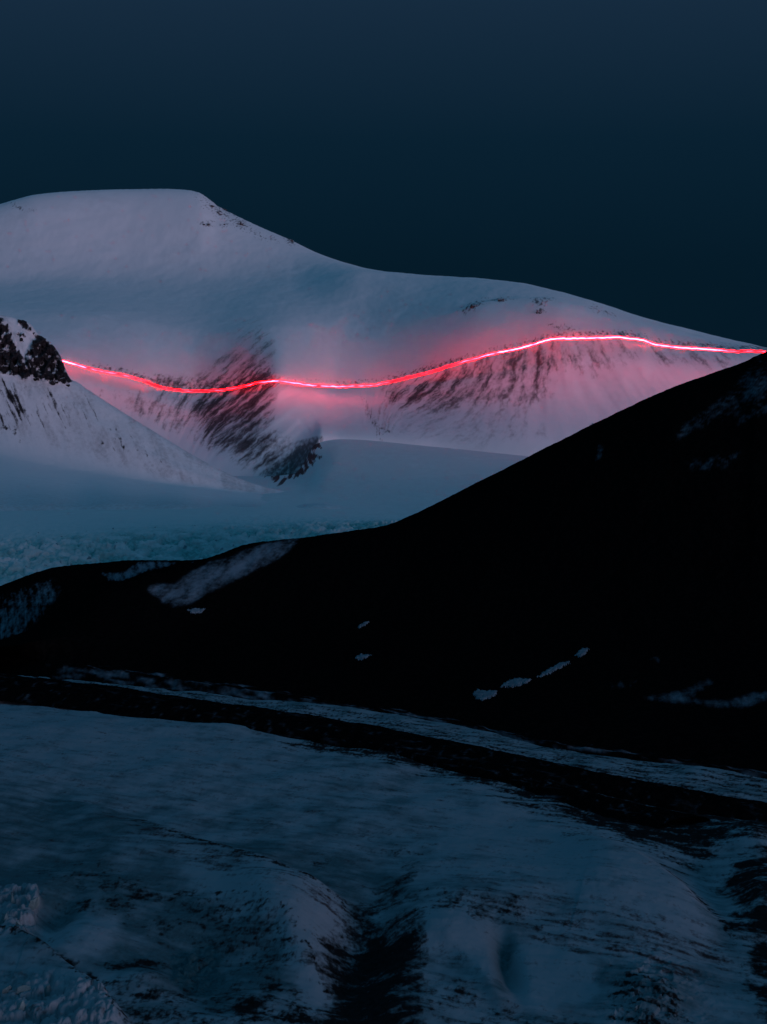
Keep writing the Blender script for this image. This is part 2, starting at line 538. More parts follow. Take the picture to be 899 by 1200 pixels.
# rocky ledges touching the line
led = np.exp(-((d_line + 4.5) / 4.0) ** 2)
lx = pchip([-120, 90, 120, 165, 200, 300, 318, 330, 400, 440, 470, 540, 560, 600, 640, 700, 745, 760, 800, 860, 900], [0, .1, .75, .8, 1, .9, .7, .2, .55, .6, .9, .9, .5, .6, .7, .75, .95, .5, .8, .9, 1], np.clip(px, -120, 900))
add(np.clip(led * lx * 1.1, 0, 1), 0.8 * spk + 0.4 * st2, -0.02, 2.6)
# crags: the summit's right shoulder, the crown of the right dome
for (cx, cy, rx, ry, ro, k) in [(262, 250, 34, 9, 32, .62), (282, 262, 11, 6, 25, 1), (258, 249, 9, 5, 30, .9), (243, 262, 9, 3.5, 0, .9), (262, 264, 6, 3, 0, .8), (320, 280, 7, 3, 30, .7),
                                (340, 283, 8, 4, 30, .95), (300, 274, 16, 4, 30, .6), (22, 243, 10, 4, 20, .7), (36, 247, 6, 3, 0, .6),
                                (555, 360, 17, 6, -22, .95), (585, 353, 18, 4.5, -6, .85), (631, 356, 8, 6, 10, 1), (634, 366, 6, 4, 10, 1), (640, 352, 9, 4, 0, .8),
                                (660, 385, 18, 5, 10, .6), (700, 362, 14, 4, 20, .5), (628, 400, 6, 3, 0, .9), (705, 365, 22, 5, 20, .45)]:
    add(np.clip(k * 1.15 * blob(px, py, cx, cy, rx, ry, ro), 0, 1), 0.8 * spk + 0.35 * st2, -0.08, 2.6)
soft_debris = (0.55 * inpoly(px, py, [(322, 440), (316, 468), (308, 500), (335, 530), (330, 562), (300, 548), (262, 528), (225, 505), (215, 470), (240, 455), (300, 440)], 22)
               + 0.45 * inpoly(px, py, [(455, 452), (530, 430), (640, 404), (655, 430), (640, 466), (545, 478), (470, 485)], 22)
               + 0.40 * inpoly(px, py, [(185, 440), (316, 425), (318, 455), (190, 462)], 12)) * np.clip(0.75 + 0.9 * st1, 0, 1.4) + 0.34 * blob(px, py, 305, 395, 55, 32, 20) * sst(330, 300, px) * (0.7 + streak) + 0.25 * inpoly(px, py, [(230, 470), (310, 450), (320, 540), (240, 510)], 20) \
    + 0.22 * blob(px, py, 500, 440, 40, 40, -20) * (0.8 + streak) + 0.10 * sst(0, .5, streak) * below * sst(1.0, 1.4, s)
mountain_me = grid_mesh('snow_mountain', P, (rock, X * 0, soft_debris))
structure('snow_mountain', mountain_me, M_mount)
G_mount = (P, px * 0, py * 0)
MPX, MPY = project(P)
G_mount = (P[:370], MPX[:370], MPY[:370])

# ================================================================== FAR GLACIER with its icefall, and the high basin
g0 = [(-250, 760, 3300), (0, 760, 3300), (500, 760, 3300), (1100, 760, 3300)]
g1 = [(-250, 684, 3750), (0, 680, 3780), (150, 664, 3900), (300, 652, 4000), (450, 640, 4080), (700, 640, 4080), (1100, 640, 4080)]
g2 = [(-250, 646, 4050), (0, 644, 4050), (100, 636, 4120), (200, 628, 4200), (300, 622, 4260), (400, 615, 4350), (500, 612, 4400), (1100, 612, 4400)]
g3 = [(-250, 602, 4780), (0, 602, 4780), (300, 598, 4800), (470, 603, 4780), (600, 603, 4780), (1100, 603, 4780)]
g4 = [(-250, 592, 5300), (0, 591, 5300), (300, 590, 5300), (430, 590, 5300), (600, 588, 5300), (1100, 588, 5300)]
g5 = [(-250, 576, 6300), (0, 576, 6300), (300, 576, 6300), (348, 574, 6300), (385, 566, 6350), (450, 563, 6400), (600, 562, 6450), (1100, 562, 6450)]
g6 = [(-250, 563, 7200), (0, 563, 7200), (300, 563, 7200), (345, 560, 7200), (372, 536, 7200), (400, 529, 7200), (500, 533, 7150), (620, 543, 7100), (1100, 590, 7000)]
g7 = [(-250, 557, 7560), (0, 557, 7560), (300, 557, 7560), (345, 552, 7560), (372, 516, 7560), (400, 514.5, 7570), (500, 522.5, 7530), (620, 534.5, 7410), (1100, 580, 7400)]
g8 = [(x, y - 3, rr + 260) for x, y, rr in g7]
az = az_wide(-200, 1010, 900)
r, z, s = surface([g0, g1, g2, g3, g4, g5, g6, g7, g8], [14, 110, 110, 40, 34, 34, 16, 4], az)
P = polar(r, z, az); px, py = project(P)
X = P[..., 0]; Y = P[..., 1]
ice_zone = sst(0.4, 1.0, s) * (1 - sst(2.0, 2.9, s))
fall = sst(0.4, 0.9, s) * (1 - sst(1.9, 2.5, s))
warp = fbm(X / 180, Y / 180, 3, 101) * 0.9
cre = ridged(X / 75 + warp, Y / 34 + warp, 4, 103, 0.6)
f1, f2, cid = worley(X / 26 + fbm(X / 30, Y / 60, 3, 104), Y / 60 + fbm(X / 40, Y / 60, 3, 105), 106)
z = z + fall * ((cre - 0.55) * 10 + 10 * (cid - 0.5) + 7 * (np.sqrt(np.clip(f2 - f1, 0, 1)) - 0.5)) + ice_zone * fbm(X / 14, Y / 24, 4, 107) * 6.5
z = z + 2.0 * fbm(X / 220, Y / 300, 3, 109) * sst(2.6, 3.3, s) * (1 - sst(6.3, 7, s))
low = sst(2.0, 2.6, s) * (1 - sst(2.7, 3.1, s))
P = polar(r, z, az)
bl = fbm(X / 90, Y / 60, 4, 113)
blue = fall * np.clip(0.5 + 1.3 * bl + 0.7 * (0.5 - cid), 0, 1) + ice_zone * np.clip(0.15 + 0.7 * fbm(X / 120, Y / 30, 4, 117), 0, 1) * 0.6
dirt = 0.22 * ice_zone * sst(0.1, 0.5, fbm(X / 60, Y / 30, 4, 119)) + 0.10 * sst(2.5, 3.2, s) * sst(-.2, .6, fbm(X / 160, Y / 200, 3, 121))
scarp = inpoly(px, py, [(377, 512), (374, 540), (352, 562), (325, 568), (305, 556), (325, 535), (350, 516)], 7)
rockg = np.clip(0.5 + 1.8 * (0.9 * nfb((X + .5 * z) / 24, z / 20, 4, 123) + 0.15 + (scarp - 1) * 0.9), 0, 1) * sst(0.05, 0.3, scarp)
structure('far_glacier', grid_mesh('far_glacier', P, (rockg, blue, dirt)), M_far)
FPX, FPY = project(P)
G_far = (P, FPX, FPY)

gx, gy = np.meshgrid(np.linspace(-30000, 30000, 61), np.linspace(-12000, 40000, 53))
structure('ground', grid_mesh('ground', np.stack([gx, gy, gx * 0 - 120.0], -1), (gx * 0, gx * 0, gx * 0)), M_far)

# ================================================================== LEFT RIDGE with its dark crags
h0 = [(-250, 625, 4800), (0, 622, 4800), (200, 618, 4800), (350, 612, 4850), (520, 612, 4950)]
h1 = [(-250, 594, 4950), (0, 592, 4950), (150, 593, 4960), (300, 594, 4980), (380, 594, 5020), (520, 604, 5060)]
h2 = [(-250, 525, 5300), (0, 532, 5280), (60, 545, 5260), (120, 555, 5250), (200, 568, 5230), (280, 577, 5200), (330, 581, 5190), (380, 587, 5200), (520, 603, 5200)]
h3 = [(-250, 440, 5560), (0, 450, 5520), (40, 455, 5510), (80, 470, 5500), (120, 497, 5440), (170, 526, 5380), (240, 557, 5320), (290, 571, 5290), (330, 577.5, 5270), (380, 585.5, 5260), (520, 602.5, 5300)]
h4 = [(-250, 300, 5700), (-60, 346, 5700), (-20, 360, 5700), (0, 369, 5690), (14, 371.5, 5690), (22, 374.5, 5685), (30, 376, 5680), (38, 382.5, 5672), (45, 391.5, 5664), (52, 396, 5660), (60, 402.5, 5652), (67, 411, 5642),
      (73, 422, 5630), (76, 431, 5622), (79, 438, 5614), (83, 444.5, 5606), (90, 447.5, 5600), (100, 454.5, 5590), (130, 474, 5560), (160, 493, 5530), (200, 517.5, 5490), (240, 541, 5440),
      (280, 560.5, 5380), (305, 569, 5350), (330, 575, 5330), (380, 584.5, 5300), (520, 602, 5350)]
h5 = [(x, y + 25, rr + 220) for x, y, rr in h4]
h6 = [(x, y + 170, rr + 700) for x, y, rr in h4]
h1 = [(x, y + 2.2 * math.sin(x / 37.0) + 1.4 * math.sin(x / 13.0 + 1), rr) for x, y, rr in [(q_, float(np.interp(q_, [p_[0] for p_ in h1], [p_[1] for p_ in h1])), float(np.interp(q_, [p_[0] for p_ in h1], [p_[2] for p_ in h1]))) for q_ in range(-250, 521, 10)]]
h2, h3, h4, h5, h6 = [[(x, y, rr + 900) for x, y, rr in c] for c in (h2, h3, h4, h5, h6)]
az = az_wide(-180, 480, 780, 1.05, 0)
r, z, s = surface([h0, h1, h2, h3, h4, h5, h6], [6, 60, 90, 130, 14, 6], az)
P = polar(r, z, az); px, py = project(P); X = P[..., 0]; Z = P[..., 2]
crag = np.maximum.reduce([
    inpoly(px, py, [(-40, 372), (2, 374), (8, 380), (12, 392), (18, 405), (26, 420), (34, 440), (30, 446), (16, 438), (2, 436), (-40, 440)], 4),
    inpoly(px, py, [(40, 392), (50, 394), (60, 401), (68, 411), (74, 423), (80, 440), (84, 446), (78, 449), (66, 446), (52, 446), (38, 440), (30, 428), (32, 415), (38, 402)], 4),
    0.9 * inpoly(px, py, [(22, 375), (29, 376), (38, 383), (37, 388), (30, 385), (22, 380)], 2.5),
    0.8 * blob(px, py, 25, 392, 5, 4)])
st = nfb((X + 0.55 * (Z - 500)) / 13, Z / 130, 5, 131, 0.6)
spk = nfb(X / 20, Z / 26, 5, 133, 0.6)
rocky = ridged(X / 44, Z / 60, 4, 135, 0.55)
onface = sst(2.6, 3.05, s) * (1 - sst(4.0, 4.6, s))
r = r - crag * onface * (rocky - 0.35) * 62 + onface * fbm(X / 60, Z / 60, 4, 137) * 6 + sst(1.2, 2, s) * (1 - sst(4, 4.5, s)) * 4 * fbm((X + .5 * Z) / 40, Z / 140, 3, 141)
z = z + sst(3.9, 4.0, s) * (1 - sst(4.0, 4.5, s)) * np.clip(crag * 2, 0, 1) * fbm(X / 7, X * 0, 3, 139) * 5 + 1.2 * fbm(X / 60, r / 60, 3, 143) * (1 - sst(2.2, 3, s))
rock = np.zeros_like(X)
gain_all = 0.5
add(crag, 0.75 * spk + 0.35 * (rocky - 0.5), -0.42, 2.4)
add(0.85 * inpoly(px, py, [(-40, 440), (18, 440), (36, 452), (52, 476), (60, 500), (30, 500), (-40, 520)], 14), 0.8 * st + 0.3 * spk, 0.06, 1.9)
add(0.62 * inpoly(px, py, [(80, 450), (110, 480), (130, 500), (80, 505), (55, 470), (40, 448)], 12), 0.8 * st + 0.3 * spk, 0.06, 1.8)
add(0.55 * inpoly(px, py, [(130, 500), (190, 535), (215, 550), (180, 545), (120, 520)], 8), 0.6 * st + 0.5 * spk, 0.02, 1.8)
add(0.55 * blob(px, py, 5, 505, 24, 9, 20), spk, 0.0, 1.8)
debris_dim = 0.24 * sst(1.9, 2.5, s) + 0.16 * sst(-0.4, 0.6, nfb((X + 0.5 * (Z - 500)) / 40, Z / 120, 4, 145, 0.6)) * sst(2.0, 2.5, s) + 0.10 * sst(1.1, 1.6, s) * (1 - sst(1.9, 2.3, s))  # thin debris, plus even grey that dims the sunlit slope by colour
P = polar(r, z, az)
structure('rocky_ridge', grid_mesh('rocky_ridge', P, (rock, 0.55 * (1 - sst(1.0, 1.7, s)), debris_dim)), M_ridge)
HPX, HPY = project(P)
G_ridge = (P[:290], HPX[:290], HPY[:290])

# ================================================================== DARK RIDGE (behind) AND BLACK HILLSIDE
k0 = [(-250, 790, 2700), (0, 785, 2700), (250, 760, 2750), (480, 720, 2800)]
k1 = [(-250, 725, 2950), (0, 712, 2960), (60, 700, 2980), (150, 688, 3000), (240, 680, 3020), (480, 650, 3020)]
k2 = [(-250, 760, 3080), (-60, 712, 3080), (0, 687, 3080), (20, 679, 3085), (45, 670, 3090), (70, 664, 3095), (100, 661, 3100), (125, 659, 3105), (150, 656.5, 3105), (190, 656.5, 3105), (220, 656.5, 3110), (245, 654, 3115),
      (270, 648, 3120), (300, 641, 3120), (350, 637, 3120), (480, 618, 3120)]
k3 = [(x, y + 50, rr + 160) for x, y, rr in k2]
az = az_wide(-200, 480, 760, 0.6, 0)
r, z, s = surface([k0, k1, k2, k3], [40, 70, 12], az)
P = polar(r, z, az); px, py = project(P); X = P[..., 0]; Z = P[..., 2]; Y = P[..., 1]
r = r + 5 * fbm(X / 30, Z / 30, 4, 151) * (1 - sst(1.9, 2.0, s))
z = z + 1.4 * fbm(X / 9, r / 9, 4, 153)
st = nfb((X + 0.8 * Z) / 9, Z / 30, 5, 155, 0.62); spk = nfb(X / 8, Z / 7, 4, 157, .65)
sn = np.zeros_like(X)
for pol, k, so in [([(0, 700), (25, 692), (60, 680), (70, 690), (55, 712), (30, 740), (0, 752), (-60, 745), (-40, 715)], 0.62, 10),
                   ([(120, 672), (128, 680), (145, 680), (175, 669), (205, 660), (190, 657.5), (160, 660), (150, 668), (140, 672)], 0.95, 3),
                   ([(225, 659), (246, 656), (240, 661), (228, 662)], .9, 2)]:
    mk = k * inpoly(px, py, pol, so)
    sn = np.maximum(sn, np.clip(0.36 + 0.6 * (0.5 * st + 0.5 * spk + (mk - 1) * 0.9 + 0.22), 0, 1) * sst(0.05, 0.3, mk))
P = polar(r, z, az)
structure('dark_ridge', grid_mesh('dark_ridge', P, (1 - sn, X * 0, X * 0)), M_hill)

FOOT = [(-250, 730), (0, 768), (60, 777), (150, 789), (250, 803), (350, 818), (450, 833), (550, 850), (650, 872), (750, 886), (850, 900), (950, 915), (1100, 932)]


def ground_r(px_, py_, zz=0.0):
    a, t = ray(px_, py_)
    return (zz - H) / t


n0 = [(x, y + 26, float(ground_r(x, y + 26, -14))) for x, y in FOOT]
n1 = [(x, y, float(ground_r(x, y, 2.0))) for x, y in FOOT]
n2 = [(-250, 770, 2240), (0, 758, 2300), (100, 742, 2330), (200, 742, 2350), (300, 735, 2350), (450, 730, 2300), (600, 735, 2200), (750, 740, 2100), (900, 745, 2020), (1100, 750, 1950)]
n3 = [(-250, 800, 2440), (-60, 768, 2440), (0, 750, 2460), (30, 740, 2480), (60, 724, 2500), (90, 708, 2520), (115, 691, 2540), (140, 682, 2555), (160, 675, 2565), (174, 670, 2570), (186, 670.5, 2580), (200, 667.5, 2590), (220, 662, 2610), (240, 655.5, 2630),
      (258, 649, 2650), (272, 643.5, 2670), (286, 639, 2690), (300, 636, 2700), (320, 633.5, 2710), (340, 632, 2720), (370, 628, 2730), (400, 624, 2740), (430, 619.5, 2740), (455, 615, 2740), (475, 607, 2740), (500, 595.5, 2740), (550, 570, 2730),
      (600, 545, 2720), (650, 519.5, 2700), (693, 498, 2690), (720, 485, 2680), (760, 466, 2670), (800, 449.5, 2660), (850, 432, 2650), (875, 423, 2645), (886, 417, 2640), (899, 412, 2640), (950, 392, 2640), (1100, 330, 2640)]
n4 = [(x, y + 50, rr + 150) for x, y, rr in n3]
n5 = [(x, y + 260, rr + 500) for x, y, rr in n3]
az = az_wide(-200, 1040, 1050, 0.6, 1.05)
r, z, s = surface([n0, n1, n2, n3, n4, n5], [8, 90, 150, 10, 4], az)
P = polar(r, z, az); px, py = project(P); X = P[..., 0]; Z = P[..., 2]; Y = P[..., 1]
face = sst(0.9, 1.3, s) * (1 - sst(2.7, 3.0, s))
r = r + face * (10 * fbm((X - .5 * Z) / 60, Z / 90, 4, 161) + 2.5 * fbm(X / 12, Z / 14, 4, 163))
z = z + (0.9 * fbm(X / 7, r / 7, 4, 165) + 1.2 * fbm(X / 30, r * 0, 3, 166)) * sst(2.6, 3, s) * (1 - sst(3, 4, s)) + (1 - sst(1.0, 1.5, s)) * 2.5 * fbm(X / 18, Y / 18, 4, 167)
P = polar(r, z, az); px, py = project(P)
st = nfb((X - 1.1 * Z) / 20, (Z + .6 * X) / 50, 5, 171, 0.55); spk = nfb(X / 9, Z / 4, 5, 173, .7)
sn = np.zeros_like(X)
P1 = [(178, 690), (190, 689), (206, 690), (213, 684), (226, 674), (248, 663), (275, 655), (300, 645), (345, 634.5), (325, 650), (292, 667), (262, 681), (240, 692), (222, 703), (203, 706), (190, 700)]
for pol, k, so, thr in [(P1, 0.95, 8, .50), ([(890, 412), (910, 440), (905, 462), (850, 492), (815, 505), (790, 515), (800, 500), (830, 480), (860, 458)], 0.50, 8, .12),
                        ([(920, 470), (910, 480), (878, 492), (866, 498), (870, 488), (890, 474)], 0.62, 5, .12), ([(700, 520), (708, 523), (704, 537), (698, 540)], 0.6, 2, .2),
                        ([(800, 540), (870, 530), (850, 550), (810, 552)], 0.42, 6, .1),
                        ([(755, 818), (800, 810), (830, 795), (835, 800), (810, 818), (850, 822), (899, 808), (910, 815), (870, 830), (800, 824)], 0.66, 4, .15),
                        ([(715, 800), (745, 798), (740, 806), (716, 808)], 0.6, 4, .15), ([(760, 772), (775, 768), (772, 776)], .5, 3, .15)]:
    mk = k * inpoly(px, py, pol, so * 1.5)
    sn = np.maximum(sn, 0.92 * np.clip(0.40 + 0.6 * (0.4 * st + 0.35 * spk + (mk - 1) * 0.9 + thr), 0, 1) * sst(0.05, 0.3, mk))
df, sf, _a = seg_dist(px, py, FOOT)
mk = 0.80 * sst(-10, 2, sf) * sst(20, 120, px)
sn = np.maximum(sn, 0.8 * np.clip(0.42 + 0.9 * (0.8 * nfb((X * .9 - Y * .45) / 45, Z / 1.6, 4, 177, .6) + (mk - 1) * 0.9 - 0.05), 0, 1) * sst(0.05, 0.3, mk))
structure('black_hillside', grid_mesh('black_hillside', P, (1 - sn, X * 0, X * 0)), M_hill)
G_hill = (P, px, py)
HILL_ROWS = 250

# ================================================================== NEAR GLACIER
az = np.concatenate([np.linspace(-1.2, math.atan((-40 - PW / 2) / F), 60)[:-1], az_range(-40, 940, 900), np.linspace(math.atan((940 - PW / 2) / F), 1.2, 60)[1:]])
dep = np.concatenate([np.linspace(R(60), R(19.5), 40)[:-1], np.linspace(R(19.5), R(7.0), 620)])
rr = H / np.tan(dep)
r = rr[:, None] * np.ones((1, len(az)))
P = polar(r, r * 0, az); px, py = project(P); X = P[..., 0]; Y = P[..., 1]
hgt = np.zeros_like(X)
# long swells of the ice surface
hgt += 7 * fbm(X / 150, Y / 220, 3, 201) + 1.5 * fbm((X * .6 + Y * .8) / 26, (X * .8 - Y * .6) / 110, 4, 203) + 0.35 * fbm(X / 9, Y / 16, 4, 205)


def ridge(pts, h, wb, wf, fade=0.35):
    """a crest: long slope towards the viewer (wf), short drop behind (wb)"""
    d, sd, al_ = seg_dist(px, py, pts)
    f = sst(0, fade, al_) * (1 - sst(1 - fade, 1, al_))
    return h * f * np.where(sd > 0, np.exp(-(d / wf) ** 2), np.exp(-(d / wb) ** 2))


RA = [(60, 935), (110, 950), (170, 970), (235, 997), (290, 1019), (335, 1036), (380, 1053), (425, 1066)]
RB = [(255, 1048), (300, 1062), (335, 1085), (345, 1112), (372, 1140), (395, 1172)]
RC = [(-30, 1094), (10, 1104), (35, 1112), (55, 1128), (80, 1148), (110, 1172), (140, 1200), (170, 1235)]
RD = [(640, 985), (700, 1000), (745, 1018), (790, 1045), (825, 1075), (855, 1100)]
RE = [(440, 1040), (480, 1060), (540, 1080), (600, 1075)]
RF = [(470, 1080), (520, 1100), (560, 1130), (585, 1165), (600, 1200)]
hgt += ridge(RA, 8, 6, 46, 0.2) + ridge(RB, 4, 34, 18) + ridge(RC, 9, 7, 34) + ridge(RD, 7, 10, 70) + ridge(RF, 3, 60, 10)
hgt += 10 * blob(px, py, 640, 1040, 190, 60, 8) + 5 * blob(px, py, 105, 1098, 46, 24, -10) + 5 * blob(px, py, 175, 1150, 34, 14) + 4 * blob(px, py, 520, 1095, 60, 22, 10)
hgt += 6 * blob(px, py, 760, 1170, 48, 34) * 0.9 * (0.5 + worley(X / 7 + fbm(X / 6, Y / 9, 3, 206), Y / 12, 207)[2] * 0.6 + 0.4 * ridged(X / 9, Y / 14, 4, 207)) + 6 * blob(px, py, 330, 1090, 60, 40, 40)
hgt -= 12 * blob(px, py, 425, 1110, 36, 70, 18) + 7 * blob(px, py, 835, 1030, 60, 26, 40) + 6 * blob(px, py, 235, 1140, 40, 40) + 8 * blob(px, py, 595, 1130, 12, 30, -20) + 7 * blob(px, py, 65, 1080, 18, 34, 40)
hgt += 8 * blob(px, py, 880, 985, 40, 16, 20) + 9 * blob(px, py, 895, 1050, 34, 50, 0)
# ice cliffs bottom left
cl1 = inpoly(px, py, [(-60, 1040), (20, 1046), (48, 1048), (46, 1075), (30, 1104), (-60, 1104)], 6)
cl2 = inpoly(px, py, [(-60, 1140), (40, 1150), (120, 1178), (140, 1200), (140, 1240), (-60, 1240)], 8)
cl3 = inpoly(px, py, [(205, 1115), (250, 1105), (262, 1140), (235, 1165), (205, 1150)], 8)
wx = X + 3 * fbm(X / 8, Y / 14, 3, 209); wy = Y + 5 * fbm(X / 9, Y / 15, 3, 210)
f1, f2, cid = worley(wx / 8.5, wy / 16, 211)
g1, g2, cid2 = worley(wx / 3.6, wy / 7.5, 213)
blocks = 0.9 * cid + 0.5 * np.sqrt(np.clip(f2 - f1, 0, 1)) + 0.25 * np.sqrt(np.clip(g2 - g1, 0, 1)) + 0.2 * cid2
hgt += (cl1 * 7 + cl2 * 6 + cl3 * 3.5) * (blocks - 0.6)
z = hgt
# the surface sinks under the hills beyond
z = z - 12 * sst(1750, 2400, r)
P = polar(r, z, az)
# ---- debris and rock on the ice
AL = X * 0.80 - Y * 0.60; AC = X * 0.60 + Y * 0.80          # along and across the flow of the ice
dn = nfb(AC / 9 + 0.4 * fbm(X / 25, Y / 25, 3, 220), AL / 38, 5, 221, .64)
fine = nfb(AC / 2.6, AL / 16, 4, 227, .65)
iso = nfb(X / 12 + 0.3 * fbm(X / 9, Y / 16, 3, 228), Y / 24, 5, 229, .6)
hole = nfb((X * .66 - Y * .75) / 9 + .5 * fbm(X / 14, Y / 25, 3, 233), (X * .75 + Y * .66) / 38, 5, 235, .62)
sp2 = nfb(X / 3.2, Y / 6.5, 4, 223, .65)
dn2 = nfb(X / 26, Y / 44, 4, 225, .6)
rock = np.zeros_like(X)
gain_all = 0.42


def band(pts, w0, w1, k=1.0, off=0.0):
    d, sd, al_ = seg_dist(px, py, pts)
    w = w0 + (w1 - w0) * al_
    return k * np.exp(-((sd - off) / w) ** 2)


# dark medial moraine streaks crossing from the left edge to the lower right
add(np.clip(band([(330, 868), (450, 880), (520, 897), (600, 922), (680, 950), (740, 972), (800, 985)], 5, 26), 0, 1), 0.7 * dn + 0.5 * dn2 + .3 * sp2, -0.25, 1.8)
add(np.clip(band([(560, 885), (660, 908), (760, 930), (930, 965)], 12, 18, .78), 0, 1), 0.6 * dn + 0.5 * dn2 + .3 * sp2, -0.05, 1.8)
add(np.clip(band([(400, 855), (560, 880), (700, 905), (930, 950)], 5, 4, .85), 0, 1), 0.6 * dn + .3 * sp2, -0.05, 1.8)
add(0.9 * band([(660, 985), (720, 988), (760, 1000), (800, 1012), (835, 1000)], 7, 10), 0.6 * dn + .4 * sp2, -0.02, 2.0)
add(1.0 * band([(775, 1020), (800, 1040), (830, 1065), (862, 1100)], 8, 7), 0.6 * dn + .4 * sp2, -0.05, 2.0)
add(0.95 * inpoly(px, py, [(930, 990), (860, 1010), (845, 1035), (862, 1050), (855, 1090), (880, 1110), (870, 1150), (895, 1200), (880, 1260), (960, 1260), (960, 990)], 14), 0.35 * dn + .5 * iso + .3 * dn2, -0.4, 1.8)
add(0.85 * blob(px, py, 880, 975, 60, 9, 14), dn, -0.05, 1.8)
# dark hollow, bottom centre
add(1.0 * inpoly(px, py, [(485, 1022), (470, 1042), (480, 1052), (440, 1062), (450, 1085), (415, 1100), (380, 1126), (362, 1130), (380, 1112), (400, 1092), (420, 1068), (440, 1044)], 18), 0.45 * hole + .3 * iso, -0.5, 1.4)
add(1.0 * inpoly(px, py, [(388, 1112), (430, 1088), (485, 1085), (490, 1120), (476, 1160), (486, 1200), (470, 1260), (358, 1260), (372, 1205), (398, 1165), (382, 1135)], 26), 0.40 * hole + .35 * iso, -0.75, 1.4)
add(0.8 * band([(360, 1120), (378, 1150), (392, 1172)], 7, 7), 0.5 * dn + .6 * sp2, -0.05, 2)
add(0.75 * inpoly(px, py, [(440, 1055), (500, 1050), (600, 1062), (640, 1080), (600, 1100), (540, 1085), (480, 1072)], 12), 0.3 * dn + .3 * sp2 + .4 * iso, -0.15, 1.6)
add(0.62 * inpoly(px, py, [(460, 1110), (520, 1130), (570, 1160), (600, 1200), (480, 1200), (460, 1160)], 14), 0.3 * dn + .3 * sp2 + .4 * iso, -0.15, 1.7)
add(0.72 * inpoly(px, py, [(560, 1170), (690, 1190), (720, 1230), (540, 1240)], 12), 0.3 * dn + .3 * sp2 + .4 * iso, -0.15, 1.7)
add(0.85 * inpoly(px, py, [(715, 1150), (745, 1135), (790, 1160), (815, 1200), (790, 1240), (700, 1240)], 12), 0.6 * dn + .6 * sp2, 0.0, 1.9)
add(0.60 * inpoly(px, py, [(560, 1060), (700, 1090), (860, 1110), (850, 1150), (720, 1130), (620, 1110)], 18), 0.35 * dn + .3 * sp2 + .3 * iso, 0.10, 1.4)
add(0.86 * inpoly(px, py, [(380, 862), (520, 878), (700, 905), (930, 950), (930, 995), (850, 990), (830, 1000), (760, 990), (680, 962), (600, 925), (500, 895), (400, 878)], 10), 0.5 * dn + 0.3 * fine + 0.4 * iso, -0.62, 1.7)
add(0.76 * inpoly(px, py, [(300, 815), (450, 838), (650, 874), (930, 912), (930, 950), (650, 902), (450, 860), (300, 838)], 6), 0.5 * dn + 0.5 * fine, -0.1, 1.9)
add(0.80 * inpoly(px, py, [(100, 788), (300, 815), (450, 838), (450, 848), (300, 828), (100, 800)], 6), 0.5 * dn + 0.5 * fine, -0.1, 1.9)
# crest debris
add(0.9 * band(RA, 3.5, 6, 1, 2) * sst(110, 200, px), 0.5 * dn + .5 * sp2 + .3 * fine, -0.12, 2.0)
add(0.75 * band([(330, 1045), (350, 1048), (365, 1046)], 7, 4), 0.5 * dn + .6 * sp2, -0.02, 2.0)
add(0.7 * band([(255, 1058), (300, 1064), (330, 1085), (345, 1100), (380, 1112)], 4, 7), 0.5 * dn + .7 * sp2, 0.02, 2)
add(0.95 * band(RC, 4, 8, 1, -1), 0.5 * dn + .7 * sp2, -0.05, 2.0)
# bottom left patches
for (cx, cy, rx, ry, ro, k) in [(70, 1128, 30, 9, 25, .8), (105, 1150, 24, 10, 20, .95), (165, 1127, 38, 9, -14, .95), (182, 1172, 34, 11, -8, 1.0), (155, 1192, 26, 10, 0, .9), (290, 1190, 34, 24, -20, .95), (315, 1165, 22, 26, -30, .8),
                                (265, 1110, 40, 9, 28, .75), (195, 1085, 26, 8, 25, .8), (100, 1060, 24, 8, 20, .75), (45, 1102, 14, 10, 0, .8), (215, 1065, 50, 8, 20, .55), (345, 1195, 40, 16, 0, .8), (250, 1075, 60, 14, 25, .45),
                                (130, 1040, 90, 20, 15, .42), (370, 1015, 24, 8, 0, .5), (480, 1000, 50, 9, 10, .3)]:
    add(k * blob(px, py, cx, cy, rx, ry, ro), 0.2 * dn + .5 * iso + .3 * sp2, -0.4, 1.9)
add(0.60 * inpoly(px, py, [(60, 1030), (180, 1050), (300, 1075), (340, 1110), (330, 1150), (250, 1130), (150, 1085), (60, 1070)], 24), 0.4 * dn + .4 * sp2 + .3 * iso, -0.1, 1.7)
add(0.70 * inpoly(px, py, [(90, 1140), (220, 1140), (330, 1150), (400, 1200), (400, 1260), (120, 1260), (140, 1195)], 22), 0.4 * iso + .4 * sp2 + .3 * dn, -0.12, 1.7)
rock *= sst(2500, 2100, r)
light = np.clip(inpoly(px, py, [(215, 1030), (300, 1040), (345, 1048), (395, 1062), (400, 1085), (370, 1105), (385, 1150), (400, 1185), (370, 1190), (335, 1130), (300, 1090), (240, 1060)], 16)  # pale drift snow, with the light on lobes and swells painted in
                + inpoly(px, py, [(45, 1105), (70, 1082), (100, 1070), (140, 1076), (145, 1095), (120, 1125), (90, 1130)], 10)
                + inpoly(px, py, [(462, 1095), (490, 1074), (520, 1080), (590, 1095), (585, 1125), (575, 1150), (540, 1120), (490, 1110)], 10)
                + inpoly(px, py, [(590, 1140), (610, 1112), (660, 1115), (700, 1140), (690, 1165), (640, 1180), (600, 1170)], 12)
                + 0.7 * inpoly(px, py, [(500, 930), (640, 960), (760, 1020), (830, 1090), (800, 1110), (640, 1050), (520, 1000)], 40) + 0.6 * blob(px, py, 100, 860, 260, 40, 8)
                + 0.8 * inpoly(px, py, [(30, 1140), (90, 1158), (125, 1185), (100, 1192), (60, 1180)], 8), 0, 1)
